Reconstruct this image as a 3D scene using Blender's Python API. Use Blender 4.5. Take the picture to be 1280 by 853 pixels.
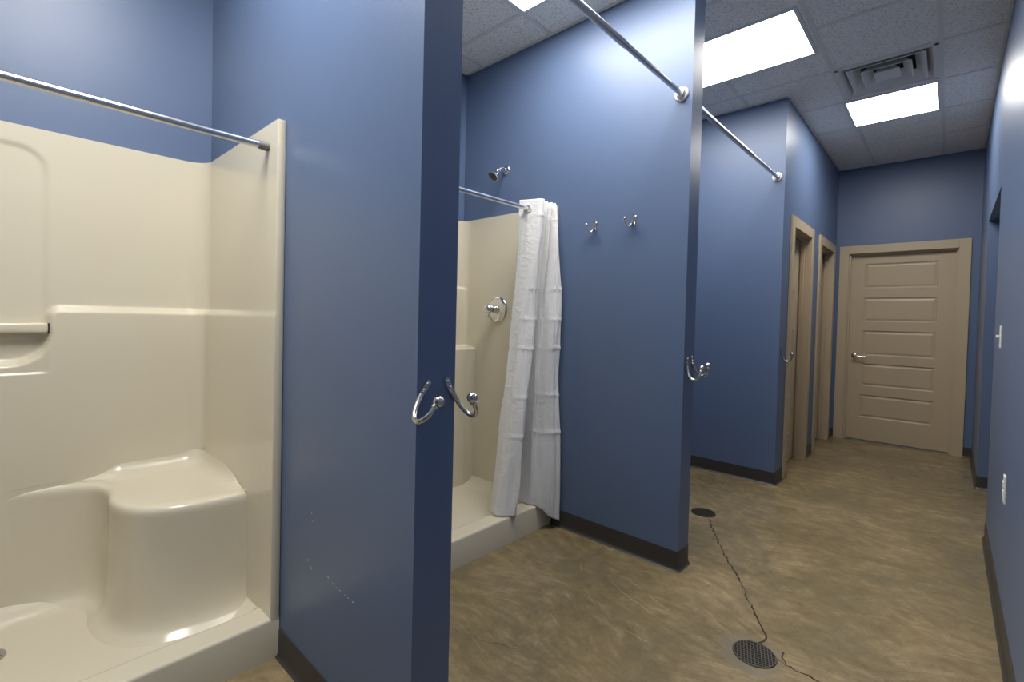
import bpy, bmesh, math, random
from mathutils import Vector, Matrix, noise

for o in list(bpy.data.objects): bpy.data.objects.remove(o, do_unlink=True)
C = bpy.context.scene.collection
S = bpy.context.scene
R = math.radians
random.seed(7)

# ------------------------------------------------------------------ camera
cam_d = bpy.data.cameras.new('camera'); cam = bpy.data.objects.new('camera', cam_d); C.objects.link(cam)
r_ = Vector((0.7369996, 0.67544769, 0.02453581)); u_ = Vector((-0.0325150211, -0.000827995959, 0.999470904))
f_ = Vector((-0.67511063, 0.73740744, -0.02135196))
M3 = Matrix((r_, u_, -f_)).transposed().to_4x4(); M3.translation = Vector((0, 0, 1.251))
cam.matrix_world = M3
cam_d.sensor_width = 36.0; cam_d.lens = 596.889 / 1280 * 36.0
cam_d.shift_y = -(426.5 - 410.846) / 1280
cam_d.clip_start = 0.02
S.camera = cam

# ------------------------------------------------------------------ exposure and light strengths
S.view_settings.view_transform = 'Standard'
S.view_settings.look = 'None'
S.view_settings.gamma = 1.0
S.view_settings.use_curve_mapping = False
S.view_settings.exposure = 1.38
PANEL = 11.0            # strength of the troffer lenses
PANEL_COL = (1.0, 0.97, 0.93)
w = bpy.data.worlds.new('world'); S.world = w; w.use_nodes = True
w.node_tree.nodes['Background'].inputs[0].default_value = (0.5, 0.55, 0.65, 1)
w.node_tree.nodes['Background'].inputs[1].default_value = 0.05

# ------------------------------------------------------------------ measured planes of the place (metres)
XE = -0.967                 # ends of the dividers and the corridor's left wall
YA0, YA1 = 0.713, 0.836     # middle divider
YB0, YB1 = 2.326, 2.454     # rear divider
YN0, YN1 = -0.90, -0.777    # front divider (behind the left edge of the view)
YC, YF = 4.118, 6.428       # end of the stalls, far wall
YBACK = -2.4
XR, XB = 0.198, -2.63       # right wall, back wall of the stalls
ZC = 2.997
XT = -1.765                 # front of the shower units
YO0, YO1, ZO = 4.014, 5.244, 2.10   # cased-free opening in the right wall

# ------------------------------------------------------------------ materials
def srgb(r, g, b):
    f = lambda c: (c/255/12.92) if c/255 <= .04045 else ((c/255+.055)/1.055)**2.4
    return (f(r), f(g), f(b), 1)

def mat(name, col, rough=.5, metal=0., spec=.5, bump=None, var=None, coat=0., sss=0.):
    m = bpy.data.materials.new(name); m.use_nodes = True
    nt = m.node_tree; b = nt.nodes['Principled BSDF']
    b.inputs['Base Color'].default_value = col
    b.inputs['Roughness'].default_value = rough
    b.inputs['Metallic'].default_value = metal
    b.inputs['Specular IOR Level'].default_value = spec
    b.inputs['Coat Weight'].default_value = coat
    if coat: b.inputs['Coat Roughness'].default_value = .08
    tc = nt.nodes.new('ShaderNodeTexCoord')
    if var:                                    # (scale, amount): gentle mottling
        n = nt.nodes.new('ShaderNodeTexNoise'); n.inputs['Scale'].default_value = var[0]; n.inputs['Detail'].default_value = 4
        nt.links.new(tc.outputs['Object'], n.inputs['Vector'])
        hs = nt.nodes.new('ShaderNodeHueSaturation'); hs.inputs['Color'].default_value = col
        mr = nt.nodes.new('ShaderNodeMapRange'); mr.inputs['To Min'].default_value = 1-var[1]; mr.inputs['To Max'].default_value = 1+var[1]
        nt.links.new(n.outputs['Fac'], mr.inputs['Value']); nt.links.new(mr.outputs['Result'], hs.inputs['Value'])
        nt.links.new(hs.outputs['Color'], b.inputs['Base Color'])
    if bump:                                   # (scale, strength, distance)
        n2 = nt.nodes.new('ShaderNodeTexNoise'); n2.inputs['Scale'].default_value = bump[0]; n2.inputs['Detail'].default_value = 2
        nt.links.new(tc.outputs['Object'], n2.inputs['Vector'])
        bp = nt.nodes.new('ShaderNodeBump'); bp.inputs['Strength'].default_value = bump[1]; bp.inputs['Distance'].default_value = bump[2]
        nt.links.new(n2.outputs['Fac'], bp.inputs['Height']); nt.links.new(bp.outputs['Normal'], b.inputs['Normal'])
    return m

BLUE = mat('blue_wall_paint', srgb(92, 110, 141), .40, spec=.5, bump=(260, .22, .0012), var=(1.3, .03))
FIBER = mat('gelcoat', srgb(214, 206, 184), .19, spec=.5, coat=.12, bump=(3, .02, .01))
BASE = mat('vinyl_cove_base', srgb(58, 55, 52), .42)
CHROME = mat('chrome', (.78, .78, .78, 1), .10, 1.)
NICKEL = mat('brushed_nickel', (.62, .58, .53, 1), .20, 1.)
STEEL = mat('rod_steel', (.72, .73, .74, 1), .22, 1.)
ALUM = mat('satin_aluminium', (.66, .67, .69, 1), .30, 1.)
RUBBER = mat('grey_rubber', srgb(120, 120, 118), .6)
WHITEP = mat('white_plastic', srgb(228, 228, 224), .35)
WHITEM = mat('white_enamel', srgb(222, 222, 220), .45)
DARK = mat('dark_void', srgb(26, 26, 26), .7)
DOORM = mat('greige_door_paint', srgb(186, 168, 140), .42, bump=(180, .10, .001), var=(9, .02))
TRIMM = mat('greige_trim_paint', srgb(186, 168, 140), .40)
GRATE = mat('cast_grate', srgb(105, 100, 92), .38, .9)
IRON = mat('dark_grate_steel', srgb(84, 80, 72), .45, .7)
TEE = mat('ceiling_tee_paint', srgb(222, 221, 217), .5)
CRACKM = mat('crack_shadow', srgb(40, 30, 20), .9)
CHIPM = mat('bare_gypsum', srgb(215, 215, 212), .9)

def ceiling_mat():
    m = bpy.data.materials.new('acoustic_tile'); m.use_nodes = True; nt = m.node_tree; b = nt.nodes['Principled BSDF']
    b.inputs['Roughness'].default_value = .9; b.inputs['Specular IOR Level'].default_value = .15
    tc = nt.nodes.new('ShaderNodeTexCoord')
    n = nt.nodes.new('ShaderNodeTexNoise'); n.inputs['Scale'].default_value = 95; n.inputs['Detail'].default_value = 3; n.inputs['Roughness'].default_value = .65
    nt.links.new(tc.outputs['Object'], n.inputs['Vector'])
    cr = nt.nodes.new('ShaderNodeValToRGB')
    e = cr.color_ramp.elements; e[0].position = .30; e[0].color = srgb(190, 190, 186); e[1].position = .50; e[1].color = srgb(244, 243, 238)
    nt.links.new(n.outputs['Fac'], cr.inputs['Fac']); nt.links.new(cr.outputs['Color'], b.inputs['Base Color'])
    bp = nt.nodes.new('ShaderNodeBump'); bp.inputs['Strength'].default_value = .5; bp.inputs['Distance'].default_value = .003
    nt.links.new(n.outputs['Fac'], bp.inputs['Height']); nt.links.new(bp.outputs['Normal'], b.inputs['Normal'])
    return m
TILE = ceiling_mat()

def floor_mat():
    m = bpy.data.materials.new('sealed_concrete'); m.use_nodes = True; nt = m.node_tree; b = nt.nodes['Principled BSDF']
    L = nt.links.new
    tc = nt.nodes.new('ShaderNodeTexCoord')
    def noi(scale, detail, rough, dist, vec=None):
        n = nt.nodes.new('ShaderNodeTexNoise'); n.inputs['Scale'].default_value = scale; n.inputs['Detail'].default_value = detail
        n.inputs['Roughness'].default_value = rough; n.inputs['Distortion'].default_value = dist
        L(vec or tc.outputs['Object'], n.inputs['Vector']); return n.outputs['Fac']
    def ramp(fac, stops):
        c = nt.nodes.new('ShaderNodeValToRGB'); el = c.color_ramp.elements
        while len(el) < len(stops): el.new(.5)
        for e_, (p_, k_) in zip(el, stops): e_.position = p_; e_.color = k_
        L(fac, c.inputs['Fac']); return c.outputs['Color']
    def mix(a, b_, fac, mode='MIX'):
        x = nt.nodes.new('ShaderNodeMix'); x.data_type = 'RGBA'; x.blend_type = mode
        if isinstance(fac, float): x.inputs['Factor'].default_value = fac
        else: L(fac, x.inputs['Factor'])
        for s_, k_ in ((6, a), (7, b_)):
            if isinstance(k_, tuple): x.inputs[s_].default_value = k_
            else: L(k_, x.inputs[s_])
        return x.outputs[2]
    big = noi(1.1, 5, .6, .6)
    base = ramp(big, [(.30, srgb(110, 98, 70)), (.50, srgb(140, 123, 90)), (.70, srgb(168, 148, 114))])
    # trowel swirls: noise on warped, stretched coordinates
    mp = nt.nodes.new('ShaderNodeMapping'); mp.inputs['Rotation'].default_value = (0, 0, .6); mp.inputs['Scale'].default_value = (2.0, 5.5, 1)
    wv = nt.nodes.new('ShaderNodeTexNoise'); wv.inputs['Scale'].default_value = 1.4; wv.inputs['Detail'].default_value = 1
    L(tc.outputs['Object'], wv.inputs['Vector'])
    va = nt.nodes.new('ShaderNodeVectorMath'); va.operation = 'MULTIPLY_ADD'; va.inputs[1].default_value = (.55, .55, 0)
    L(wv.outputs['Color'], va.inputs[0]); L(tc.outputs['Object'], va.inputs[2]); L(va.outputs[0], mp.inputs['Vector'])
    sw = noi(3.4, 9, .78, .35, mp.outputs['Vector'])
    base = mix(base, ramp(sw, [(.35, srgb(78, 70, 50)), (.5, srgb(122, 108, 78)), (.66, srgb(176, 158, 124))]), .36)
    # grey cement patches
    gp = ramp(noi(2.3, 6, .65, .8), [(.46, (0, 0, 0, 1)), (.64, (1, 1, 1, 1))])
    base = mix(base, srgb(118, 107, 80), gp)
    # mottled dark and pale blotches left by the trowel
    mo = noi(13, 6, .72, .5)
    base = mix(base, ramp(mo, [(.32, (.70, .70, .70, 1)), (.5, (1, 1, 1, 1)), (.68, (1.26, 1.25, 1.23, 1))]), .55, 'MULTIPLY')
    # fine grain
    fg = ramp(noi(90, 4, .7, 0), [(.3, (.78, .78, .78, 1)), (.62, (1.05, 1.05, 1.05, 1))])
    base = mix(base, fg, .55, 'MULTIPLY')
    # grey grout ring round the front drain
    d = nt.nodes.new('ShaderNodeVectorMath'); d.operation = 'DISTANCE'; d.inputs[1].default_value = (-.515, 1.945, 0)
    L(tc.outputs['Object'], d.inputs[0])
    dn = nt.nodes.new('ShaderNodeMath'); dn.operation = 'MULTIPLY_ADD'; dn.inputs[1].default_value = .11
    L(noi(9, 3, .6, 0), dn.inputs[0]); L(d.outputs['Value'], dn.inputs[2])
    ring = ramp(dn.outputs[0], [(.155, (1, 1, 1, 1)), (.175, (0, 0, 0, 1))])
    base = mix(base, mix(base, srgb(122, 114, 96), .7), ring)
    L(base, b.inputs['Base Color'])
    b.inputs['Specular IOR Level'].default_value = .5
    rr = nt.nodes.new('ShaderNodeMapRange'); rr.inputs['To Min'].default_value = .14; rr.inputs['To Max'].default_value = .34
    L(sw, rr.inputs['Value']); L(rr.outputs['Result'], b.inputs['Roughness'])
    bp = nt.nodes.new('ShaderNodeBump'); bp.inputs['Strength'].default_value = .05; bp.inputs['Distance'].default_value = .003
    L(sw, bp.inputs['Height']); L(bp.outputs['Normal'], b.inputs['Normal'])
    return m
CONC = floor_mat()

def glow_mat(k):
    m = bpy.data.materials.new('lit_lens'); m.use_nodes = True; nt = m.node_tree
    b = nt.nodes['Principled BSDF']; b.inputs['Base Color'].default_value = (.8, .8, .8, 1)
    b.inputs['Emission Color'].default_value = (*PANEL_COL, 1); b.inputs['Emission Strength'].default_value = PANEL*k
    return m

def curtain_mat():
    m = bpy.data.materials.new('white_curtain_cloth'); m.use_nodes = True; nt = m.node_tree; b = nt.nodes['Principled BSDF']
    L = nt.links.new
    b.inputs['Base Color'].default_value = srgb(240, 239, 236); b.inputs['Roughness'].default_value = .6
    tc = nt.nodes.new('ShaderNodeTexCoord')
    n = nt.nodes.new('ShaderNodeTexNoise'); n.inputs['Scale'].default_value = 28; n.inputs['Detail'].default_value = 5; n.inputs['Distortion'].default_value = .8
    L(tc.outputs['Object'], n.inputs['Vector'])
    bp = nt.nodes.new('ShaderNodeBump'); bp.inputs['Strength'].default_value = .45; bp.inputs['Distance'].default_value = .012
    L(n.outputs['Fac'], bp.inputs['Height']); L(bp.outputs['Normal'], b.inputs['Normal'])
    tr = nt.nodes.new('ShaderNodeBsdfTranslucent'); tr.inputs['Color'].default_value = srgb(226, 225, 221)
    mx = nt.nodes.new('ShaderNodeMixShader'); mx.inputs[0].default_value = .15
    L(b.outputs[0], mx.inputs[1]); L(tr.outputs[0], mx.inputs[2]); L(mx.outputs[0], nt.nodes['Material Output'].inputs['Surface'])
    return m
CLOTH = curtain_mat()

# ------------------------------------------------------------------ helpers
def obj(name, bm, m, parent=None, smooth=False, angle=None):
    bmesh.ops.recalc_face_normals(bm, faces=bm.faces)
    me = bpy.data.meshes.new(name); bm.to_mesh(me); bm.free()
    me.materials.append(m)
    if smooth:
        for p in me.polygons: p.use_smooth = True
        if angle:
            me.set_sharp_from_angle(angle=R(angle))
    o = bpy.data.objects.new(name, me); C.objects.link(o)
    if parent: o.parent = parent
    return o
def tag(o, label=None, cat=None, group=None, kind=None):
    if label: o['label'] = label
    if cat: o['category'] = cat
    if group: o['group'] = group
    if kind: o['kind'] = kind
    return o
def empty(name, loc=(0, 0, 0), rot=(0, 0, 0)):
    o = bpy.data.objects.new(name, None); C.objects.link(o); o.location = loc; o.rotation_euler = rot
    o.empty_display_size = .05
    return o
def struct(name, bm, m, label, cat, parent=None, **k):
    o = obj(name, bm, m, parent, **k); return tag(o, label, cat, kind='structure')
def box(bm, x0, x1, y0, y1, z0, z1, bev=0., seg=2):
    vs = [bm.verts.new((x, y, z)) for x in (x0, x1) for y in (y0, y1) for z in (z0, z1)]
    fs = [bm.faces.new([vs[i] for i in q]) for q in ((0, 1, 3, 2), (4, 6, 7, 5), (0, 4, 5, 1), (2, 3, 7, 6), (0, 2, 6, 4), (1, 5, 7, 3))]
    if bev:
        es = list({e for f in fs for e in f.edges})
        bmesh.ops.bevel(bm, geom=es, offset=bev, segments=seg, profile=.5, affect='EDGES')
    return bm
def nb(): return bmesh.new()
def boxes(*bs, bev=0.):
    bm = nb()
    for b in bs: box(bm, *b, bev=bev)
    return bm
def catmull(pts, n):
    out = []; P = [Vector(p) for p in pts]; P = [P[0]*2-P[1]] + P + [P[-1]*2-P[-2]]
    for i in range(1, len(P)-2):
        for k in range(n):
            t = k/n; a, b, c, d = P[i-1:i+3]
            out.append(.5*((2*b)+(c-a)*t+(2*a-5*b+4*c-d)*t*t+(3*b-a-3*c+d)*t**3))
    out.append(P[-2]); return out
def tube(bm, pts, rad, n=12, cap=True):
    """sweep of circles along points; rad number or list"""
    P = [Vector(p) for p in pts]; rings = []; up = None
    for i, p in enumerate(P):
        t = (P[min(i+1, len(P)-1)]-P[max(i-1, 0)]).normalized()
        if up is None: up = t.orthogonal().normalized()
        up = (up - t*up.dot(t)).normalized(); s = t.cross(up)
        r = rad[i] if isinstance(rad, (list, tuple)) else rad
        rings.append([bm.verts.new(p+(up*math.cos(a)+s*math.sin(a))*r) for a in [2*math.pi*k/n for k in range(n)]])
    for a, b in zip(rings, rings[1:]):
        for k in range(n): bm.faces.new((a[k], a[(k+1) % n], b[(k+1) % n], b[k]))
    if cap: bm.faces.new(rings[0]); bm.faces.new(rings[-1])
    return bm
def lathe(bm, prof, axis=Vector((0, 0, 1)), org=Vector((0, 0, 0)), n=32):
    """prof: list of (radius, height along axis)"""
    ax = Vector(axis).normalized(); u = ax.orthogonal().normalized(); v = ax.cross(u); rings = []
    for r, h in prof:
        rings.append([bm.verts.new(Vector(org)+ax*h+(u*math.cos(a)+v*math.sin(a))*max(r, 1e-4)) for a in [2*math.pi*k/n for k in range(n)]])
    for a, b in zip(rings, rings[1:]):
        for k in range(n): bm.faces.new((a[k], a[(k+1) % n], b[(k+1) % n], b[k]))
    bm.faces.new(rings[0]); bm.faces.new(rings[-1])
    return bm
def ss(a, b, x):
    t = min(1, max(0, (x-a)/(b-a))); return t*t*(3-2*t)

# ------------------------------------------------------------------ room shell
struct('floor', boxes((XB-.12, 1.5, YBACK-.12, YF+.3, -.08, 0)), CONC, 'worn sealed tan concrete floor of the wash room', 'floor')
# ceiling: slab in pieces around the diffuser opening
VX0, VX1, VY0, VY1 = -.622, -.122, 3.915, 4.435
ceil = struct('ceiling', boxes((XB-.12, VX0, YBACK-.12, YF+.12, ZC, ZC+.03), (VX1, XR+.12, YBACK-.12, YF+.12, ZC, ZC+.03),
        (VX0, VX1, YBACK-.12, VY0, ZC, ZC+.03), (VX0, VX1, VY1, YF+.12, ZC, ZC+.03)), TILE, 'speckled grey acoustic tile ceiling', 'ceiling')
g = nb(); T = .012
def tee_y(x, y0, y1): box(g, x-T, x+T, y0, y1, ZC-.004, ZC+.002)
def tee_x(y, x0, x1): box(g, x0, x1, y-T, y+T, ZC-.0035, ZC+.002)
tee_y(-.645, YB1, YF); tee_y(-.645, YN1, YA0); tee_y(-.645, YA1, YB0) ; tee_y(-.645, YA0, YA1); tee_y(-.645, YB0, YB1)
tee_y(-.645, YBACK, YN1); tee_y(-.095, YBACK, YF)
for y in (4.49, 5.10, 5.73): tee_x(y, XE, XR)
for k in range(9): tee_x(3.275-.61*k, -.645, XR)
tee_x(3.885, XB, XR)
for x in (-1.245, -1.855, -2.455):
    tee_y(x, 3.58, YC); tee_y(x, YB1, 2.96); tee_y(x, 2.05, YB0); tee_y(x, YA1, 1.45); tee_y(x, .45, YA0); tee_y(x, YN1, -.15); tee_y(x, YBACK, YN0)
for y0, y1 in ((2.96, 3.58), (1.45, 2.05), (-.15, .45)): tee_y(-1.855, y0, y1); tee_y(-2.455, y0, y1)
tee_x(2.655, XB, -.645); tee_x(3.275, XB, -1.86)
for y in (1.45, 2.05, -.15, .45): tee_x(y, XB, -.645)
tag(obj('ceiling_grid', g, TEE, ceil), kind='structure')
g = nb()
for a in ((XB, XE, YB0-.018, YB0), (XB, XE, YB1, YB1+.018), (XB, XE, YA1, YA1+.018), (XB, XE, YC-.018, YC), (XE, XE+.018, YC, YF), (XE, XR, YF-.018, YF), (XR-.018, XR, YBACK, YF),
          (XB, XB+.018, YA1, YB0), (XB, XB+.018, YN1, YA0), (XB, XE, YA0-.018, YA0)):
    box(g, *a, ZC-.005, ZC+.002)
tag(obj('ceiling_edge_angle', g, TEE, ceil), kind='structure')

W = .12
struct('wall_left', boxes((XB-W, XB, YBACK-W, YC, 0, ZC)), BLUE, 'blue painted wall behind the shower stalls', 'wall')
struct('wall_back', boxes((XB, XR+W, YBACK-W, YBACK, 0, ZC)), BLUE, 'blue painted wall closing the room behind the viewer', 'wall')
struct('wall_divider_front', boxes((XB, XE, YN0, YN1, 0, ZC)), BLUE, 'blue divider wall just outside the left edge of the view', 'wall')
wa = struct('wall_divider_middle', boxes((XB, XE, YA0, YA1, 0, ZC)), BLUE, 'nearest blue divider wall with a darker narrow end', 'wall')
struct('wall_divider_rear', boxes((XB, XE, YB0, YB1, 0, ZC)), BLUE, 'blue divider wall beside the white curtain with two hooks on its face', 'wall')
# paint chips on the middle divider
g = nb()
for (x, z, rx, rz, tl) in [(-1.523, .414, .009, .006, .5), (-1.545, .431, .004, .003, 0), (-1.405, .428, .006, .004, .4), (-1.375, .419, .004, .003, .3), (-1.35, .417, .004, .002, .2),
                       (-1.33, .416, .005, .002, .2), (-1.30, .415, .003, .002, 0), (-1.28, .414, .003, .002, 0), (-1.255, .413, .004, .003, 0), (-1.523, .595, .003, .003, 0), (-1.518, .57, .002, .002, 0)]:
    vs = []
    for k in range(9):
        a = 2*math.pi*k/9; q = random.uniform(.65, 1.2)
        px, pz = rx*math.cos(a)*q, rz*math.sin(a)*q
        vs.append(g.verts.new((x+px*math.cos(tl)-pz*math.sin(tl), YA0-.0006, z+px*math.sin(tl)*-1+pz*math.cos(tl))))
    g.faces.new(vs)
tag(obj('paint_chips', g, CHIPM, wa), 'small pale chips in the blue paint', kind='structure')

# left corridor wall with two doorways (the block that ends the stalls)
D2 = (4.342, 5.165); D3 = (5.450, 6.296); CW = .088; ZD = 2.05; ZT = 2.1385
h2 = (D2[0]+CW-.02, D2[1]-CW+.02); h3 = (D3[0]+CW-.02, D3[1]-CW+.02); HZ = ZD+.02
struct('wall_corridor_left', boxes((XB-W, XE-.123, YC, YC+.123, 0, ZC), (XE-.123, XE, YC, h2[0], 0, ZC), (XE-.123, XE, h2[1], h3[0], 0, ZC), (XE-.123, XE, h3[1], YF+.123, 0, ZC),
        (XE-.123, XE, h2[0], h2[1], HZ, ZC), (XE-.123, XE, h3[0], h3[1], HZ, ZC)), BLUE, 'blue wall with two beige door frames', 'wall')
F1 = (-.930, .135); hF = (F1[0]+CW-.02, F1[1]-CW+.02)
struct('wall_far', boxes((XE, hF[0], YF, YF+.123, 0, ZC), (hF[1], XR+W, YF, YF+.123, 0, ZC), (hF[0], hF[1], YF, YF+.123, HZ, ZC)), BLUE, 'blue end wall around the wide beige door', 'wall')
struct('wall_right', boxes((XR, XR+W, YBACK, YO0, 0, ZC), (XR, XR+W, YO1, YF, 0, ZC), (XR, XR+W, YO0, YO1, ZO, ZC)), BLUE, 'blue right wall with a plain doorless opening', 'wall')
struct('wall_passage', boxes((XR+W, 1.4, YO0-.1, YO0, 0, ZO+.1), (XR+W, 1.4, YO1, YO1+.1, 0, ZO+.1), (1.4, 1.5, YO0-.1, YO1+.1, 0, ZO+.1), (XR+W, 1.4, YO0, YO1, ZO, ZO+.1)), BLUE,
       'blue side passage seen through the opening in the right wall', 'wall')

# ------------------------------------------------------------------ cove base (swept profile, follows corners)
def cove(name, path, label, out_side=1, closed_ends=True):
    """path: plan points with the wall on the left-hand side reversed by out_side; profile sticks out of the wall"""
    prof = [(0, .1), (.0035, .1), (.0042, .095), (.0042, .022), (.006, .012), (.011, .004), (.0165, .0015), (.0165, 0), (0, 0)]
    P = [Vector((x, y)) for x, y in path]; bm = nb(); rows = []
    for i, p in enumerate(P):
        ns = []
        if i > 0: d = (P[i]-P[i-1]).normalized(); ns.append(Vector((d.y, -d.x))*out_side)
        if i < len(P)-1: d = (P[i+1]-P[i]).normalized(); ns.append(Vector((d.y, -d.x))*out_side)
        n = ns[0] if len(ns) == 1 else (ns[0]+ns[1])/(1+ns[0].dot(ns[1]))
        rows.append([bm.verts.new((p.x+n.x*a, p.y+n.y*a, z)) for a, z in prof])
    for a, b in zip(rows, rows[1:]):
        for k in range(len(prof)-1): bm.faces.new((a[k], b[k], b[k+1], a[k+1]))
    bm.faces.new(rows[0]); bm.faces.new(rows[-1])
    return struct(name, bm, BASE, label, 'baseboard', smooth=True, angle=40)
def arc(cx, cy, r, a0, a1, n=4):
    return [(cx+r*math.cos(R(a0+(a1-a0)*k/n)), cy+r*math.sin(R(a0+(a1-a0)*k/n))) for k in range(n+1)]
q = .006
cove('baseboard_divider_middle', [(XT-.0, YA0)] + arc(XE-q, YA0+q, q, -90, 0) + arc(XE-q, YA1-q, q, 0, 90) + [(XT, YA1)], 'dark vinyl base wrapping the nearest blue divider')
cove('baseboard_divider_rear', [(XT+.004, YB0)] + arc(XE-q, YB0+q, q, -90, 0) + arc(XE-q, YB1-q, q, 0, 90) + [(XT, YB1)], 'dark vinyl base wrapping the divider beside the curtain')
cove('baseboard_stall_end', [(XB, YC)] + arc(XE-q, YC+q, q, -90, 0) + [(XE, D2[0])], 'dark vinyl base at the foot of the wall before the first door frame')
cove('baseboard_corridor_left', [(XE, D2[1]), (XE, D3[0])], 'short dark vinyl base between the two left door frames')
cove('baseboard_corner_left', [(XE, D3[1]), (XE, YF), (F1[0], YF)], 'short dark vinyl base in the far left corner')
cove('baseboard_far', [(F1[1], YF), (XR, YF)] + [(XR, YO1), (1.4, YO1)], 'dark vinyl base from the wide door to the opening')
cove('baseboard_right', [(1.4, YO0), (XR, YO0), (XR, YBACK)], 'long dark vinyl base along the right wall')

# ------------------------------------------------------------------ doors
def leaf_mesh(w_, h, panels, px0, px1, t=.04):
    """leaf in local x (0..w), z (0..h), front face at y=0 looking to -y; moulded panels"""
    bm = nb(); xs = [0, px0, px1, w_]; zs = [0]
    for a, b in panels: zs += [a, b]
    zs.append(h)
    V = {}
    def v(x, y, z):
        k = (round(x, 5), round(y, 5), round(z, 5))
        if k not in V: V[k] = bm.verts.new((x, y, z))
        return V[k]
    for i in range(3):
        for j in range(len(zs)-1):
            x0, x1, z0, z1 = xs[i], xs[i+1], zs[j], zs[j+1]
            if i == 1 and j % 2 == 1:
                rects = [(0, 0), (.010, .008), (.017, .009), (.034, .0035)]
                prev = None
                for ins, dep in rects:
                    ring = [v(x0+ins, dep, z0+ins), v(x1-ins, dep, z0+ins), v(x1-ins, dep, z1-ins), v(x0+ins, dep, z1-ins)]
                    if prev:
                        for k in range(4): bm.faces.new((prev[k], prev[(k+1) % 4], ring[(k+1) % 4], ring[k]))
                    prev = ring
                bm.faces.new(prev)
            else:
                bm.faces.new((v(x0, 0, z0), v(x1, 0, z0), v(x1, 0, z1), v(x0, 0, z1)))
    bm2 = bm
    # sides and back
    back = [bm.verts.new((x, t, z)) for x, z in ((0, 0), (w_, 0), (w_, h), (0, h))]
    fr = [v(0, 0, 0), v(w_, 0, 0), v(w_, 0, h), v(0, 0, h)]
    bm.faces.new(back)
    for k in range(4):
        a, b = fr[k], fr[(k+1) % 4]
        try: bm.faces.new((a, b, back[(k+1) % 4], back[k]))
        except ValueError: pass
    return bm2
def door(name, label, org, rotz, width_outer, handle_left, recess, leaf_gap=.012):
    """local frame: x along the wall 0..width_outer, y=0 the wall face with -y the viewer's side"""
    root = tag(empty(name, org, (0, 0, rotz)), label, 'door', kind='structure')
    wo = width_outer; P = .018
    b = nb()
    box(b, 0, CW, -P, 0, 0, ZT, .003); box(b, wo-CW, wo, -P, 0, 0, ZT, .003); box(b, CW, wo-CW, -P, 0, ZD, ZT, .003)
    obj('casing', b, TRIMM, root)
    b = nb()
    box(b, CW-.019, CW+.004, -.001, .122, 0, ZD+.004); box(b, wo-CW-.004, wo-CW+.019, -.001, .122, 0, ZD+.004); box(b, CW, wo-CW, -.001, .122, ZD-.004, ZD+.019)
    obj('jamb', b, TRIMM, root)
    b = nb(); s0 = recess-.013                      # stop bead in front of the leaf
    box(b, CW+.004, CW+.017, s0-.03, s0, 0, ZD-.004, .002); box(b, wo-CW-.017, wo-CW-.004, s0-.03, s0, 0, ZD-.004, .002); box(b, CW+.017, wo-CW-.017, s0-.03, s0, ZD-.017, ZD-.004, .002)
    obj('door_stop', b, TRIMM, root)
    lw = wo-2*CW-.012; m_ = .13 if lw > .8 else .11
    pan = [(.245, .495), (.592, .84), (.928, 1.20), (1.297, 1.56), (1.66, 1.93)]
    lf = obj('leaf', leaf_mesh(lw, 2.03, pan, m_, lw-m_-.01), DOORM, root); lf.location = (CW+.006, recess, leaf_gap)
    hx = .068 if handle_left else lw-.068; sg = 1 if handle_left else -1
    hd = nb()
    lathe(hd, [(.031, 0), (.031, -.004), (.027, -.009), (.012, -.010), (.0105, -.032), (.012, -.046), (.010, -.055), (.004, -.058)], (0, 1, 0), (hx, 0, .918), 24)
    tube(hd, catmull([(hx-.004*sg, -.047, .918), (hx+.03*sg, -.050, .917), (hx+.07*sg, -.049, .912), (hx+.105*sg, -.044, .914)], 6), [.0085]*7+[.008]*6+[.0072]*6, 10)
    tag(obj('door_handle', hd, NICKEL, lf, smooth=True, angle=50), 'metal lever handle on a round rose')
    return root
door('door_1', 'wide beige five panel door at the end of the corridor with lever handle', (F1[0], YF, 0), 0, F1[1]-F1[0], True, .062)
door('door_2', 'beige framed door in the corridor left wall, nearer of two, beside the last hook', (XE, D2[0], 0), R(90), D2[1]-D2[0], True, .082)
door('door_3', 'beige framed door in the corridor left wall, next to the far corner', (XE, D3[0], 0), R(90), D3[1]-D3[0], True, .082)

# ------------------------------------------------------------------ ceiling lights and diffuser
def light(x0, x1, y0, y1, label, k=1.):
    root = tag(empty('ceiling_light', ((x0+x1)/2, (y0+y1)/2, ZC)), label, 'ceiling light', 'recessed ceiling lights')
    cx, cy = (x0+x1)/2, (y0+y1)/2; hx, hy = (x1-x0)/2, (y1-y0)/2; f = .022
    b = nb()
    for a in ((-hx-f, hx+f, -hy-f, -hy), (-hx-f, hx+f, hy, hy+f), (-hx-f, -hx, -hy, hy), (hx, hx+f, -hy, hy)): box(b, *a, -.008, .0, .0015, 1)
    obj('frame', b, WHITEM, root)
    b = nb(); box(b, -hx, hx, -hy, hy, -.0055, -.0005)
    tag(obj('lens', b, glow_mat(k), root), 'glowing white lens')
light(-1.831, -.700, 1.48, 2.037, 'lit rectangular ceiling panel above the curtained stall, mostly cut off by the top edge', .76)
light(-1.815, -.694, 2.993, 3.549, 'large lit ceiling panel partly hidden behind the divider, before the air diffuser', .68)
light(-.652, -.120, 4.514, 5.074, 'square lit ceiling panel next to the air diffuser near the far door', .92)
light(-1.831, -.700, -.13, .427, 'lit ceiling panel above the nearest shower stall, above the picture')

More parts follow.
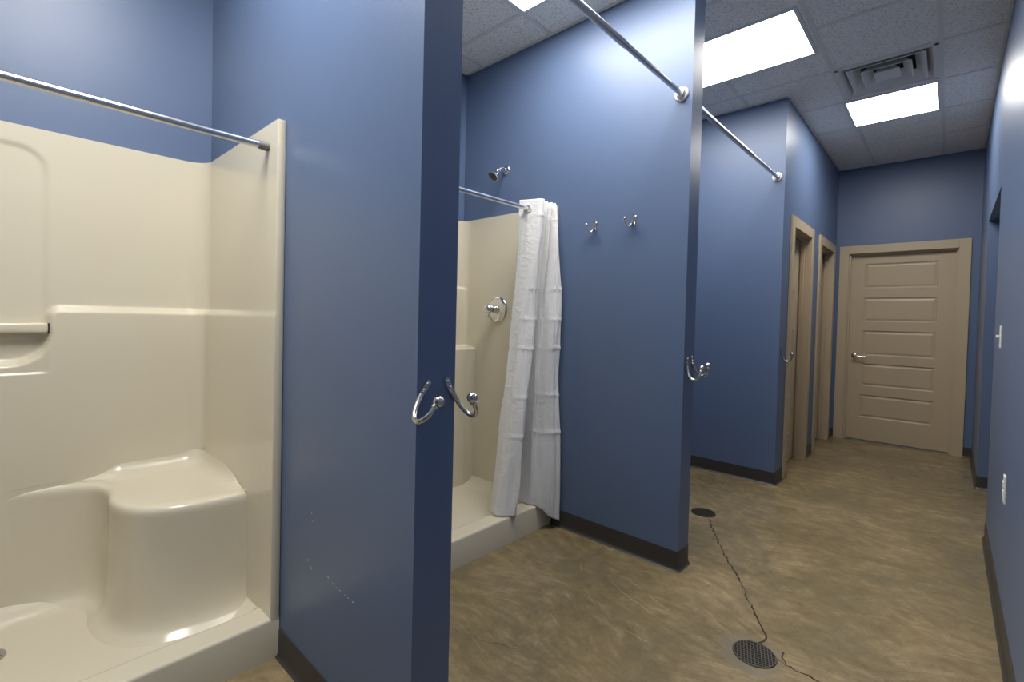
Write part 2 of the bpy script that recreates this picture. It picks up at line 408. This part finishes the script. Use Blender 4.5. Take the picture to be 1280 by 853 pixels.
root = tag(empty('air_diffuser', (-.372, 4.175, ZC)), 'square white louvred air diffuser in the ceiling beside the small light', 'air vent')
hx, hy = .268, .278
b = nb()
box(b, -hx, -hx+.022, -hy, hy, -.006, 0); box(b, hx-.022, hx, -hy, hy, -.006, 0); box(b, -hx, hx, -hy, -hy+.022, -.006, 0); box(b, -hx, hx, hy-.022, hy, -.006, 0)
obj('frame', b, WHITEM, root)
b = nb(); o_ = .245; zt = .10
box(b, -.25, .25, -.26, .26, zt, zt+.01); box(b, -.25, -.247, -.26, .26, 0, zt); box(b, .247, .25, -.26, .26, 0, zt); box(b, -.25, .25, -.26, -.257, 0, zt); box(b, -.25, .25, .257, .26, 0, zt)
obj('plenum', b, DARK, root)
def louvre(a, bq, zl, a2, b2, zh, t=.004):
    b = nb(); rows = []
    for (p_, q_, z_) in ((a2, b2, zh), (a-.006, bq-.006, zl+.004), (a, bq, zl+.002), (a, bq, zl), (a-t-.004, bq-t-.004, zl), (a2-t, b2-t, zh)):
        rows.append([b.verts.new((sx*p_, sy*q_, z_)) for sx, sy in ((-1, -1), (1, -1), (1, 1), (-1, 1))])
    for i in range(len(rows)):
        A, B = rows[i], rows[(i+1) % len(rows)]
        for k in range(4): b.faces.new((A[k], A[(k+1) % 4], B[(k+1) % 4], B[k]))
    return b
obj('bell', louvre(.248, .258, -.001, .205, .215, .05), WHITEM, root)
for a, bq, a2, b2 in ((.208, .218, .150, .158), (.136, .144, .085, .092)):
    obj('louvre', louvre(a, bq, -.004, a2, b2, .055), WHITEM, root)
b = nb(); rows = []
for (p_, z_) in ((.03, .045), (.068, -.001), (.070, -.004)):
    rows.append([b.verts.new((sx*p_, sy*(p_+.006), z_)) for sx, sy in ((-1, -1), (1, -1), (1, 1), (-1, 1))])
for A, B in zip(rows, rows[1:]):
    for k in range(4): b.faces.new((A[k], A[(k+1) % 4], B[(k+1) % 4], B[k]))
b.faces.new(rows[-1]); b.faces.new(rows[0])
obj('center_plate', b, WHITEM, root)

# ------------------------------------------------------------------ shower units
def shower_unit(label, wall_seat, wall_valve):
    """wall_seat: y of the wall at the seat end; wall_valve: y of the wall at the valve end"""
    sg = 1 if wall_valve > wall_seat else -1; Wd = abs(wall_valve-wall_seat)
    Y = lambda u: wall_seat + sg*u
    root = tag(empty('shower_stall', (XB+.4, Y(Wd/2), 0)), label, 'shower stall', 'moulded shower stalls')
    base = Vector(root.location)
    def P(x, u, z): return Vector((x, Y(u), z))-base
    th = .030; xb = XB+th; rc = .085; ztop = 1.934
    # plan path with inward normals
    path = []
    for x in [XT-.004, XT-.006, XT-.010, XT-.018] + [XT-.03+(xb+rc-XT+.03)*k/25 for k in range(26)]: path.append((x, th, 0, 1))
    for k in range(1, 10):
        a = R(90*k/10); path.append((xb+rc-rc*math.sin(a), th+rc-rc*math.cos(a), math.sin(a), math.cos(a)))
    us = []; u = th+rc
    while u < Wd-th-rc: us.append(u); u += .006 if .46 < u < .70 or 1.0 < u < 1.12 or u > 1.20 else .02
    us.append(Wd-th-rc)
    for u in us: path.append((xb, u, 1, 0))
    for k in range(1, 10):
        a = R(90*k/10); path.append((xb+rc-rc*math.cos(a), Wd-th-rc+rc*math.sin(a), math.cos(a), -math.sin(a)))
    for k in range(40):
        x = xb+rc+(XT-.03-xb-rc)*k/39; path.append((x, Wd-th, 0, -1))
    for x in (XT-.018, XT-.010, XT-.006, XT-.004): path.append((x, Wd-th, 0, -1))
    zs = [.05]; z = .10
    while z < ztop-.012:
        zs.append(z)
        z += .005 if (.96 < z < 1.275 or 1.42 < z < 1.475 or .46 < z < .50 or 1.79 < z < 1.88) else .03
    zs += [ztop-.012, ztop-.006, ztop-.002, ztop]
    # outline of the proud lower wall on the seat half: ledge, rounded drop beside the niche, niche lip
    CUR = [(-.9, 1.245), (.525, 1.245)] + [(.525+.035*math.sin(R(a)), 1.21+.035*math.cos(R(a))) for a in (15, 30, 45, 60, 75)] + [(.56, 1.21), (.56, 1.145)] + \
          [(.67-.11*math.cos(R(a)), 1.145-.11*math.sin(R(a))) for a in (15, 30, 45, 60, 75)] + [(.67, 1.035), (2.5, 1.035)]
    def niche_sd(u, z):
        best = 9.; side = 1.
        for (a, b), (c, d_) in zip(CUR, CUR[1:]):
            vx, vz = c-a, d_-b; t = max(0, min(1, ((u-a)*vx+(z-b)*vz)/(vx*vx+vz*vz)))
            ex, ez = u-a-vx*t, z-b-vz*t; q_ = math.hypot(ex, ez)
            if q_ < best-1e-9: best = q_; side = -1. if vx*ez-vz*ex > 0 else 1.
        return best*side
    def disp(x, u, z, nx, nu):
        d = 0.
        if u < Wd*.5 or nx > .3:
            sd = niche_sd(u, z)
            amt = .045
            if nu > 0: amt = .045*nx + (1-nx)*(.020-.017*ss(-2.5, XT-.1, x))
            d += amt*ss(-.015, .013, sd)*(1-ss(1.02, 1.10, u))
            # rounded set-back field of the upper wall beside the niche
            qx, qz = .565, 1.862; rr = .09
            dx, dz = max(0, qx+rr-u), max(0, z-(qz-rr))
            sdf = rr-math.hypot(dx, dz)
            if nx > .9 and z > 1.0: d -= .007*ss(-.010, .016, sdf)*(1-ss(.95, 1.05, u))
        if u > Wd-.55:                                    # stepped corner shelves at the valve end
            e = ss(Wd-.45, Wd-.40, u) if nx > .9 else 1.
            xe1, xe2 = -2.545, -2.445
            if nx > .5 or True:
                for amt, zt_ in ((xe1-xb, 1.456), (xe2-xe1, 1.043)):
                    k_ = ss(-.011, .011, zt_-z)*e
                    d += amt*k_*nx
            if nu < 0 and nx < .5: pass
        return d
    V = []
    bm = nb()
    for (x, u, nx, nu) in path:
        col = []
        for z in zs:
            d = disp(x, u, z, nx, nu)
            if nu < 0 and nx < .95 and u > Wd-.3:         # valve-side corner: push x to the shelf face, keep u
                X_ = x
                for xe, zt_ in ((-2.545, 1.456), (-2.445, 1.043)):
                    k_ = ss(-.011, .011, zt_-z)
                    tgt = max(X_, xe - .02*max(0, 1-(Wd-th-u)/.03) if False else xe)
                    X_ = X_+(tgt-X_)*k_
                uu = u
                # behind a shelf face the path doubles up on the face itself; square the corner off
                col.append(bm.verts.new(P(X_, uu, z)))
            else:
                col.append(bm.verts.new(P(x+nx*d, u+nu*d, z)))
        V.append(col)
    for a, b_ in zip(V, V[1:]):
        for k in range(len(zs)-1): bm.faces.new((a[k], b_[k], b_[k+1], a[k+1]))
    # top ledge back to the walls and front flanges
    def wallpt(x, u, nx, nu):
        return (XB+.001 if nx > .02 and x < xb+rc*.99 else x, u if (th+.0001 < u < Wd-th-.0001) else (0.001 if u < Wd/2 else Wd-.001))
    tops = []
    for i, (x, u, nx, nu) in enumerate(path):
        wx, wu = (x, .001) if (nu == 1) else (x, Wd-.001) if (nu == -1) else (XB+.001, u)
        tops.append(bm.verts.new(P(wx, wu, ztop+.001)))
    for i in range(len(path)-1): bm.faces.new((V[i][-1], V[i+1][-1], tops[i+1], tops[i]))
    for col, uw, top in ((V[0], .001, tops[0]), (V[-1], Wd-.001, tops[-1])):
        s_ = 1 if uw < .1 else -1
        f1 = [bm.verts.new(c.co+Vector((.004, sg*-s_*.004, 0))) for c in col]
        f2 = [bm.verts.new(P(XT, uw+s_*.003, z)) for z in zs]; f3 = [bm.verts.new(P(XT-.004, uw, z)) for z in zs]
        for A, B in ((col, f1), (f1, f2), (f2, f3)):
            for k in range(len(zs)-1): bm.faces.new((A[k], B[k], B[k+1], A[k+1]))
        bm.faces.new((col[-1], f1[-1], f2[-1], f3[-1], top))
    obj('surround', bm, FIBER, root, smooth=True, angle=62)
    # pan: height field with a curb
    bm = nb(); zf, zcurb = .092, .1458
    xs = [XB+.005+(-1.93-XB-.005)*k/40 for k in range(41)] + [-1.93+.0065*k for k in range(1, 24)] + [XT-.0125, XT-.009, XT-.005, XT-.002, XT]
    uu = [.002+.012*k for k in range(14)]; k = uu[-1]
    while k < Wd-.18: k += .03; uu.append(k)
    uu += [Wd-.002-.012*k for k in range(13, -1, -1)]; uu = sorted(set(uu))
    def hgt(x, u):
        h = zf-.006*(1-ss(.05, .5, math.hypot(x+2.30, u-Wd*.49)))
        dw = min(u-th, Wd-th-u, x-(XB+th+.045)); h += .048*max(0, 1-max(0, dw)/.10)**2
        h = max(h, h+(zcurb-h)*ss(-1.905, -1.862, x))
        if x > XT-.010: h -= .010-math.sqrt(max(0, .010**2-(x-(XT-.010))**2))
        return h
    G = [[bm.verts.new(P(x, u, hgt(x, u))) for u in uu] for x in xs]
    for a, b_ in zip(G, G[1:]):
        for k in range(len(uu)-1): bm.faces.new((a[k], b_[k], b_[k+1], a[k+1]))
    low = [bm.verts.new(P(XT+.001, u, 0)) for u in uu]
    for k in range(len(uu)-1): bm.faces.new((G[-1][k], low[k], low[k+1], G[-1][k+1]))
    obj('shower_pan', bm, FIBER, root, smooth=True, angle=70)
    # corner seat
    pl = [(-2.5585, .80), (-2.5565, .72), (-2.5525, .64), (-2.541, .56), (-2.514, .485), (-2.465, .432), (-2.38, .41), (-2.27, .418), (-2.17, .405), (-2.085, .365), (-2.035, .30), (-2.012, .22), (-2.002, .12), (-2.0, .01)]
    pts = [Vector((p_.x, p_.y)) for p_ in catmull([(a, c_, 0) for a, c_ in pl], 6)]
    nrm = []
    for i in range(len(pts)):
        t = (pts[min(i+1, len(pts)-1)]-pts[max(i-1, 0)]).normalized(); n = Vector((-t.y, t.x))
        nrm.append(n if n.dot(Vector((1, 1))) > 0 else -n)
    for _ in range(6): nrm = [nrm[0]] + [(nrm[i-1]+nrm[i]*2+nrm[i+1]).normalized() for i in range(1, len(nrm)-1)] + [nrm[-1]]
    bm = nb(); rings = []
    lev = [(.070, .075), (.095, .050), (.105, .032), (.120, .018), (.145, .008), (.18, .002), (.25, 0), (.35, -.002), (.45, -.002), (.512, 0), (.528, 0), (.538, -.003), (.545, -.008), (.549, -.016), (.551, -.028), (.5515, -.045)]
    for z, o in lev: rings.append([bm.verts.new(P(p_.x+n.x*o*min(1, k_/26), max(.005, p_.y+n.y*o*min(1, k_/26)), z)) for k_, (p_, n) in enumerate(zip(pts, nrm))])
    for a, b_ in zip(rings, rings[1:]):
        for k in range(len(pts)-1): bm.faces.new((a[k], a[k+1], b_[k+1], b_[k]))
    # top, coved up where it meets the two walls
    n_ = len(pts); wall = [Vector((-2.557, .80-.0162*k)) for k in range(42)] + [Vector((-2.556+.07-.07*math.cos(R(a)), .119-.067*math.sin(R(a)))) for a in (10, 30, 50, 70, 90)] + [Vector((-2.486+.0486*k, .052-.0012*k)) for k in range(1, 11)]
    cum = [0]
    for a, b_ in zip(wall, wall[1:]): cum.append(cum[-1]+(b_-a).length)
    co = [0]
    for a, b_ in zip(pts, pts[1:]): co.append(co[-1]+(b_-a).length)
    def at(f):
        L_ = f*cum[-1]
        for k in range(len(wall)-1):
            if cum[k+1] >= L_-1e-9: return wall[k].lerp(wall[k+1], min(1, (L_-cum[k])/(cum[k+1]-cum[k])))
        return wall[-1]
    rows = [rings[-1]]; prof = [(.5, 0), (.10, 0), (.075, .0008), (.055, .0035), (.038, .009), (.022, .019), (.010, .031), (.003, .045), (-.004, .060)]
    for q_, h_ in prof:
        row = []
        for k in range(n_):
            w_ = at(co[k]/co[-1]); t_ = Vector((pts[k].x-nrm[k].x*.045*min(1, k/26), max(.005, pts[k].y-nrm[k].y*.045*min(1, k/26)))); d_ = (t_-w_).length; f_k = min(1, d_/.10)
            f = min(.98, q_/max(d_, .02)) if q_ < .5 else .98
            if q_ < .5: f = min(f, .97)
            p_ = w_.lerp(t_, f); row.append(bm.verts.new(P(p_.x, p_.y, .5515+h_*f_k*min(1, ss(-3, 16, n_-1-k)))))
        rows.append(row)
    for a, b_ in zip(rows, rows[1:]):
        for k in range(n_-1): bm.faces.new((a[k], a[k+1], b_[k+1], b_[k]))
    obj('corner_seat', bm, FIBER, root, smooth=True, angle=70)
    # soap bar across the niche
    bm = nb(); xa = xb-.012
    a, b_ = P(xa, .563, 1.150), P(xa+.050, .95, 1.188)
    box(bm, min(a.x, b_.x), max(a.x, b_.x), min(a.y, b_.y), max(a.y, b_.y), 1.150, 1.188, .008, 3)
    obj('soap_bar', bm, FIBER, root, smooth=True, angle=40)
    bm = nb(); a, b_ = P(xa, .559, 1.150), P(xa+.040, .5632, 1.150)
    box(bm, min(a.x, b_.x), max(a.x, b_.x), min(a.y, b_.y), max(a.y, b_.y), 1.148, 1.188)
    obj('bar_gap_shade', bm, DARK, root)  # dark block painted in as the shade of the gap at the bar end
    # strainer
    c = P(-2.30, Wd*.49, .0865); bm = nb()
    lathe(bm, [(.030, .001), (.052, .0015), (.054, .003), (.050, .005), (.046, .0045), (.0445, .003), (.030, .002)], (0, 0, 1), c, 32)
    dr = tag(obj('drain', bm, STEEL, root, smooth=True, angle=50), 'round metal strainer')
    bm = nb(); lathe(bm, [(.046, .002), (.046, .0034)], (0, 0, 1), c, 32); obj('drain_hole_shade', bm, DARK, dr)  # flat dark disc painted as the shade below the strainer
    bm = nb()
    for k in range(-4, 5):
        w_ = math.sqrt(.045**2-(k*.0105)**2)
        box(bm, c.x-w_, c.x+w_, c.y+k*.0105-.0028, c.y+k*.0105+.0028, c.z+.003, c.z+.0052)
        if k % 2 == 0: box(bm, c.x+k*.0105-.0028, c.x+k*.0105+.0028, c.y-w_, c.y+w_, c.z+.003, c.z+.005)
    obj('drain_grate', bm, STEEL, dr)
    return root
shower_unit('white moulded shower stall with corner seat at the left of the picture', YA0, YN1)
shower_unit('white moulded shower stall behind the white curtain', YA1, YB0)

# ------------------------------------------------------------------ rods
def rod(label, x, z, y0, y1, rad, tube_m, cap_kind, group=None, cat='shower rod', step=None):
    root = tag(empty('curtain_rod', (x, (y0+y1)/2, z)), label, cat, group); L0 = y0-(y0+y1)/2; L1 = -L0
    bm = nb()
    if step is None: tube(bm, [(0, L0+.004, 0), (0, L1-.004, 0)], rad, 20)
    else:
        s_ = L0+(L1-L0)*step
        tube(bm, [(0, L0+.004, 0), (0, s_, 0), (0, s_+.002, 0), (0, L1-.004, 0)], [rad, rad, rad*.86, rad*.86], 20)
    obj('tube', bm, tube_m, root, smooth=True, angle=40)
    for e, s_ in ((L0, 1), (L1, -1)):
        bm = nb()
        if cap_kind == 'rubber':
            lathe(bm, [(rad*1.28, 0), (rad*1.32, s_*.004), (rad*1.22, s_*.030), (rad*1.16, s_*.034), (rad*1.0, s_*.034)], (0, 1, 0), (0, e, 0), 24)
            tag(obj('end_cap', bm, RUBBER, root, smooth=True, angle=40), 'grey rubber end cap')
        else:
            lathe(bm, [(.036, 0), (.036, s_*.006), (.033, s_*.010), (.024, s_*.012), (.0225, s_*.030), (.0205, s_*.032), (rad*.95, s_*.032)], (0, 1, 0), (0, e, 0), 28)
            tag(obj('end_flange', bm, WHITEP, root, smooth=True, angle=40), 'white round end flange')
    return root
rod('shiny shower rod across the nearest stall, at the left of the picture', -1.850, 1.854, YN1+.031, YA0-.031, .0125, STEEL, 'rubber', 'rods inside the shower stalls')
rod('shiny shower rod carrying the white curtain', -1.840, 1.895, YA1+.031, YB0-.031, .0125, STEEL, 'rubber', 'rods inside the shower stalls')
rod('thick grey overhead rod ending on the divider, above the two wall hooks', -1.020, 2.388, YA1+.001, YB0-.001, .0150, ALUM, 'flange', 'overhead rods near the corridor', step=.62)
rod('grey overhead rod ending above the last hook, beyond the second divider', -1.020, 2.395, YB1+.001, YC-.001, .0150, ALUM, 'flange', 'overhead rods near the corridor', step=.62)

# ------------------------------------------------------------------ curtain
def curtain():
    root = tag(empty('shower_curtain', (-1.84, 2.2, 1.9)), 'white cloth shower curtain bunched against the divider', 'shower curtain')
    org = Vector(root.location)
    top = [(-1.892, 2.105), (-1.83, 2.128), (-1.768, 2.150), (-1.772, 2.185), (-1.90, 2.200), (-1.775, 2.226), (-1.895, 2.243), (-1.768, 2.262), (-1.90, 2.277), (-1.775, 2.284), (-1.772, 2.291)]
    bot = [(-1.900, 1.915), (-1.815, 1.895), (-1.752, 1.968), (-1.790, 2.015), (-1.855, 2.050), (-1.862, 2.105), (-1.880, 2.150), (-1.815, 2.150), (-1.748, 2.185), (-1.712, 2.235), (-1.682, 2.300)]
    zb = [.1545, .1535, .146, .151, .1535, .1535, .155, .153, .135, .085, .045]
    nU, nV = 15, 190
    T_ = catmull([(x, y, 1.948) for x, y in top], nU); B_ = catmull([(x, y, z) for (x, y), z in zip(bot, zb)], nU)
    bm = nb(); rows = []
    for j in range(nV+1):
        t = j/nV; row = []
        for i, (a, b) in enumerate(zip(T_, B_)):
            s = t**(1.55-1.15*i/len(T_))
            p = a.lerp(b, s); p.z = a.z+(b.z-a.z)*t
            # wrinkles
            k = min(1, t*6)*(1-.5*ss(.96, 1, t))
            nv = noise.noise(Vector((i*.055, p.z*1.6, 3.1)))
            p.x += nv*.030*k + .009*k*noise.noise(Vector((i*.21, p.z*4.5, 1.7))); p.y += noise.noise(Vector((i*.09, p.z*2.2, 9.7)))*.012*k*(0 if p.y > 2.27 else 1)
            # pressed packing folds
            for zc_ in (1.853, 1.43, 1.25, 1.08, .80, .58):
                dz = abs(p.z-zc_); p.x += .006*max(0, 1-dz/.014)
            if p.y > 2.294 and p.z > .105 and p.x < XT+.02: p.y = 2.294
            # stays in front of / above the curb
            if p.z < .152 and p.x < XT+.006: p.z = .152
            row.append(bm.verts.new(p-org))
        rows.append(row)
    for a, b in zip(rows, rows[1:]):
        for k in range(len(a)-1): bm.faces.new((a[k], a[k+1], b[k+1], b[k]))
    cl = obj('cloth', bm, CLOTH, root, smooth=True)
    so = cl.modifiers.new('thick', 'SOLIDIFY'); so.thickness = .0016
    # rings where the rod passes the folds
    n0 = Vector((.33, -.94, 0)).normalized()
    for c in ((-1.840, 2.122), (-1.840, 2.193), (-1.840, 2.213), (-1.840, 2.234), (-1.840, 2.252), (-1.840, 2.269)):
        bm = nb(); u = Vector((n0.y, -n0.x, 0)); pts = []
        ring = [Vector((c[0], c[1], 1.895))-org + (u*math.cos(a)+Vector((0, 0, 1))*math.sin(a))*.0215 - n0*-.003 for a in [2*math.pi*k/28 for k in range(29)]]
        tube(bm, ring, .0042, 8, cap=False)
        tag(obj('ring', bm, WHITEP, root, smooth=True), 'white plastic ring')
    return root
curtain()

# ------------------------------------------------------------------ shower head and valve of the curtained stall
root = tag(empty('wall_shower', (-2.215, YB0, 2.240)), 'chrome shower head on a bent arm above the curtained stall', 'shower head')
bm = nb(); lathe(bm, [(.032, 0), (.031, -.004), (.024, -.010), (.012, -.013)], (0, 1, 0), (0, 0, 0), 28); obj('wall_flange', bm, CHROME, root, smooth=True, angle=40)
bm = nb(); tube(bm, catmull([(0, 0, 0), (0, -.035, .004), (0, -.062, -.006), (0, -.082, -.024)], 8), .0105, 14); obj('arm', bm, CHROME, root, smooth=True)
ax = Vector((-.15, -.62, -.78)).normalized(); o0 = Vector((0, -.080, -.022))
bm = nb(); lathe(bm, [(.012, -.006), (.0165, .000), (.0165, .010), (.0135, .014), (.016, .020), (.027, .036), (.036, .050), (.038, .058), (.0365, .0605)], ax, o0, 28)
hd = obj('head', bm, CHROME, root, smooth=True, angle=40)
bm = nb(); lathe(bm, [(.0345, .0600), (.033, .0622), (.012, .0624), (.010, .066)], ax, o0, 28); tag(obj('spray_face', bm, IRON, hd, smooth=True, angle=40), 'dark spray face')

root = tag(empty('shower_valve', (-2.232, YB0-.031, 1.308)), 'round chrome shower valve on the white shower wall', 'shower valve')
bm = nb(); lathe(bm, [(.086, 0), (.086, -.004), (.082, -.009), (.066, -.015), (.040, -.020), (.034, -.022)], (0, 1, 0), (0, 0, 0), 40); obj('escutcheon', bm, CHROME, root, smooth=True, angle=40)
bm = nb(); lathe(bm, [(.026, -.020), (.026, -.040), (.022, -.046), (.022, -.062)], (0, 1, 0), (0, 0, 0), 28); obj('sleeve', bm, CHROME, root, smooth=True, angle=40)
bm = nb(); ax = Vector((-.30, -.95, .02)).normalized()
lathe(bm, [(.019, .045), (.022, .055), (.031, .074), (.0315, .079), (.027, .090), (.017, .104), (.004, .113)], ax, (.008, .0, 0), 28)
tube(bm, [(-.012, -.068, -.012), (-.016, -.072, -.032), (-.018, -.074, -.052)], [.0085, .0075, .006], 12)
obj('lever_handle', bm, CHROME, root, smooth=True, angle=50)

# ------------------------------------------------------------------ hooks
def hook_proto(angles=(0,)):
    root = empty('coat_hook')
    bm = nb(); rows = []      # flat strap with rounded top, tapering into the prong
    out = [(-.0045, 0), (-.0062, -.004), (-.0066, -.010), (-.0064, -.030), (-.0058, -.042)]
    if len(angles) > 1: out = [(y*1.7, z) for y, z in out]
    l = [(.0, y, z) for y, z in out]; r = [(.0, -y, z) for y, z in reversed(out)]
    loop = l+r; f = [bm.verts.new((.0035, y, z)) for _, y, z in loop]; k0 = [bm.verts.new((0, y, z)) for _, y, z in loop]
    bm.faces.new(f); bm.faces.new(k0)
    for k in range(len(loop)): bm.faces.new((f[k], f[(k+1) % len(loop)], k0[(k+1) % len(loop)], k0[k]))
    obj('back_plate', bm, NICKEL, root)
    for z in (-.009, -.025):
        bm = nb(); lathe(bm, [(.0042, .003), (.0042, .0045), (.0030, .0058), (.001, .0062)], (1, 0, 0), (0, 0, z), 14)
        obj('screw', bm, NICKEL, root, smooth=True, angle=50)
    for an in angles:
        Rz = Matrix.Rotation(R(an), 3, 'Z')
        bm = nb(); pts = [Rz @ q_ for q_ in catmull([(.0042, 0, -.036), (.0075, 0, -.052), (.0165, 0, -.076), (.032, 0, -.093), (.050, 0, -.093), (.0625, 0, -.078), (.066, 0, -.058)], 8)]
        n = len(pts); rad = [.0062-.0008*ss(0, .3, k/n)-.0006*ss(.5, 1, k/n) for k in range(n)]
        tube(bm, pts, rad, 14); pr = obj('prong', bm, NICKEL, root, smooth=True, angle=60)
        bm = nb(); ax = Rz @ Vector((.12, 0, 1)).normalized(); o = Rz @ Vector((.066, 0, -.058))
        lathe(bm, [(.0055, -.001), (.0082, .000), (.0086, .0022), (.0070, .0042), (.0052, .0052)] + [(.0118*math.sin(a), .0155-.0118*math.cos(a)) for a in [R(28+k*12.6) for k in range(13)]], ax, o, 22)
        obj('ball_tip', bm, NICKEL, pr, smooth=True, angle=70)
    return root
HK = hook_proto(); HK2 = hook_proto((-38, 38)); first = [True]; first2 = [True]
def copy_tree(o):
    c = o.copy(); C.objects.link(c)
    for ch in o.children:
        d = ch.copy(); C.objects.link(d); d.parent = c
        for g_ in ch.children:
            e = g_.copy(); C.objects.link(e); e.parent = d
    return c
def hook(loc, tilt, rz, label, proto=None, fl=first, size=1.17):
    proto = proto or HK
    o = proto if fl[0] else copy_tree(proto); fl[0] = False
    o.rotation_mode = 'QUATERNION'
    o.matrix_world = Matrix.Translation(loc) @ Matrix.Rotation(rz, 4, 'Z') @ Matrix.Rotation(tilt, 4, 'X') @ Matrix.Scale(size, 4)
    tag(o, label, 'coat hook', 'metal ball-tipped coat hooks' if proto is HK else 'double coat hooks on the divider face')
    return o
hook((XE, .750, 1.088), R(-39), 0, 'metal coat hook on the nearest divider end, left one of the pair')
hook((XE, .803, 1.091), R(28), 0, 'metal coat hook on the nearest divider end, right one of the pair')
hook((XE, 2.366, 1.078), R(-14), 0, 'metal coat hook on the second divider end, left one of the pair')
hook((XE, 2.412, 1.084), R(22), 0, 'metal coat hook on the second divider end, right one of the pair')
hook((XE, 4.180, 1.078), R(0), 0, 'metal coat hook at the corner just before the corridor doors')
hook((-1.505, YB0, 1.826), R(0), R(-90), 'double metal coat hook on the blue divider face, the one nearer the curtain', HK2, first2, .78)
hook((-1.263, YB0, 1.832), R(0), R(-90), 'double metal coat hook on the blue divider face, the one farther from the curtain', HK2, first2, .78)

# ------------------------------------------------------------------ floor drains and cracks
def floor_drain(x, y, r, rot, label):
    root = tag(empty('floor_drain', (x, y, 0), (0, 0, rot)), label, 'floor drain', 'round floor drains')
    bm = nb(); lathe(bm, [(r*.93, .0005), (r*.93, .0012)], (0, 0, 1), (0, 0, 0), 40); obj('drain_hole_shade', bm, DARK, root)  # no hole in the floor: flat dark disc paints the shade under the grate
    bm = nb(); lathe(bm, [(r, 0), (r, .003), (r*.985, .004), (r*.93, .004), (r*.92, .0030), (r*.92, 0)], (0, 0, 1), (0, 0, 0), 48); obj('rim', bm, IRON, root, smooth=True, angle=40)
    bm = nb(); st = r*2/13; R_ = r*.935
    for k in range(-6, 7):
        c = k*st
        if abs(c) < R_:
            l = math.sqrt(R_*R_-c*c)
            box(bm, -l, l, c-st*.16, c+st*.16, .0015, .0038); box(bm, c-st*.16, c+st*.16, -l, l, .0014, .0036)
    obj('grate', bm, IRON, root)
floor_drain(-.505, 1.957, .076, R(18), 'round metal grid floor drain in the foreground')
floor_drain(-1.156, 3.175, .076, R(10), 'round metal grid floor drain beside the second divider, farther one')
flo = bpy.data.objects['floor']
def crack(pts, wid, seed):
    bm = nb(); rnd = random.Random(seed); P_ = []
    for a, b in zip(pts, pts[1:]):
        a, b = Vector((*a, 0)), Vector((*b, 0)); n = max(2, int((b-a).length/.022))
        for k in range(n):
            p = a.lerp(b, k/n); d = (b-a).normalized(); P_.append(p+Vector((-d.y, d.x, 0))*rnd.uniform(-.007, .007))
    P_.append(Vector((*pts[-1], 0))); L_, Rr = [], []
    for i, p in enumerate(P_):
        d = (P_[min(i+1, len(P_)-1)]-P_[max(i-1, 0)]).normalized(); n = Vector((-d.y, d.x, 0)); w_ = wid*rnd.uniform(.35, 1.2)
        L_.append(bm.verts.new(p+n*w_+Vector((0, 0, .0006)))); Rr.append(bm.verts.new(p-n*w_+Vector((0, 0, .0006))))
    for k in range(len(P_)-1): bm.faces.new((L_[k], L_[k+1], Rr[k+1], Rr[k]))
    tag(obj('crack', bm, CRACKM, flo), 'thin dark crack in the concrete', kind='structure')
crack([(-1.085, 3.10), (-1.068, 3.058), (-.988, 2.901), (-.88, 2.72), (-.828, 2.637), (-.70, 2.441), (-.614, 2.291), (-.543, 2.173), (-.500, 2.09), (-.512, 2.035)], .0042, 3)
crack([(-.428, 2.046), (-.428, 2.01), (-.403, 1.971), (-.37, 1.975), (-.331, 1.969), (-.296, 1.962), (-.20, 1.90), (-.05, 1.86)], .0036, 5)
crack([(-.436, 1.985), (-.403, 1.971)], .002, 8)
crack([(-1.55, 1.225), (-1.443, 1.248), (-1.304, 1.284), (-1.17, 1.345)], .0012, 11)

SCUFF = mat('pale_scuff', srgb(172, 156, 124), .6)
def scratch(pts, wid):
    P_ = catmull([(x, y, .0005) for x, y in pts], 8); bm = nb(); A, B = [], []; n_ = len(P_)
    for i, p in enumerate(P_):
        d = (P_[min(i+1, n_-1)]-P_[max(i-1, 0)]).normalized(); n = Vector((-d.y, d.x, 0)); w_ = wid*(.15+math.sin(math.pi*i/(n_-1)))*random.uniform(.5, 1.1)
        A.append(bm.verts.new(p+n*w_)); B.append(bm.verts.new(p-n*w_))
    for k in range(n_-1): bm.faces.new((A[k], A[k+1], B[k+1], B[k]))
    tag(obj('scratch', bm, SCUFF, flo), 'pale scuff line on the concrete', kind='structure')
scratch([(-1.195, 2.046), (-1.089, 1.977), (-.965, 1.934), (-.811, 1.894)], .0011)
scratch([(-1.103, 2.078), (-.953, 2.023), (-.789, 1.96)], .0010)
scratch([(-.934, 1.737), (-.87, 1.733), (-.81, 1.733)], .0011)
scratch([(-1.221, 1.616), (-1.18, 1.592), (-1.144, 1.565)], .0010)
scratch([(-1.369, 2.067), (-1.335, 2.018), (-1.30, 1.972)], .0008)

# ------------------------------------------------------------------ wall plates on the right wall
root = tag(empty('light_switch', (XR, 3.50, 1.217)), 'white toggle light switch on the right wall beside the opening', 'light switch')
bm = nb(); box(bm, -.006, 0, -.035, .035, -.057, .057, .002); obj('cover_plate', bm, WHITEP, root)
bm = nb(); box(bm, -.020, -.004, -.005, .005, -.004, .010, .001); obj('toggle', bm, WHITEP, root)
root = tag(empty('wall_outlet', (XR, 2.92, .575)), 'white wall outlet low on the right wall', 'wall outlet')
bm = nb(); box(bm, -.006, 0, -.035, .035, -.057, .057, .002); obj('cover_plate', bm, WHITEP, root)
for z in (-.020, .020):
    bm = nb(); box(bm, -.0095, -.005, -.016, .016, z-.014, z+.014, .003); rc_ = obj('receptacle', bm, WHITEP, root)
    bm = nb()
    for y in (-.006, .006): box(bm, -.0099, -.0094, y-.0012, y+.0012, z-.002, z+.006)
    obj('slot', bm, DARK, rc_)
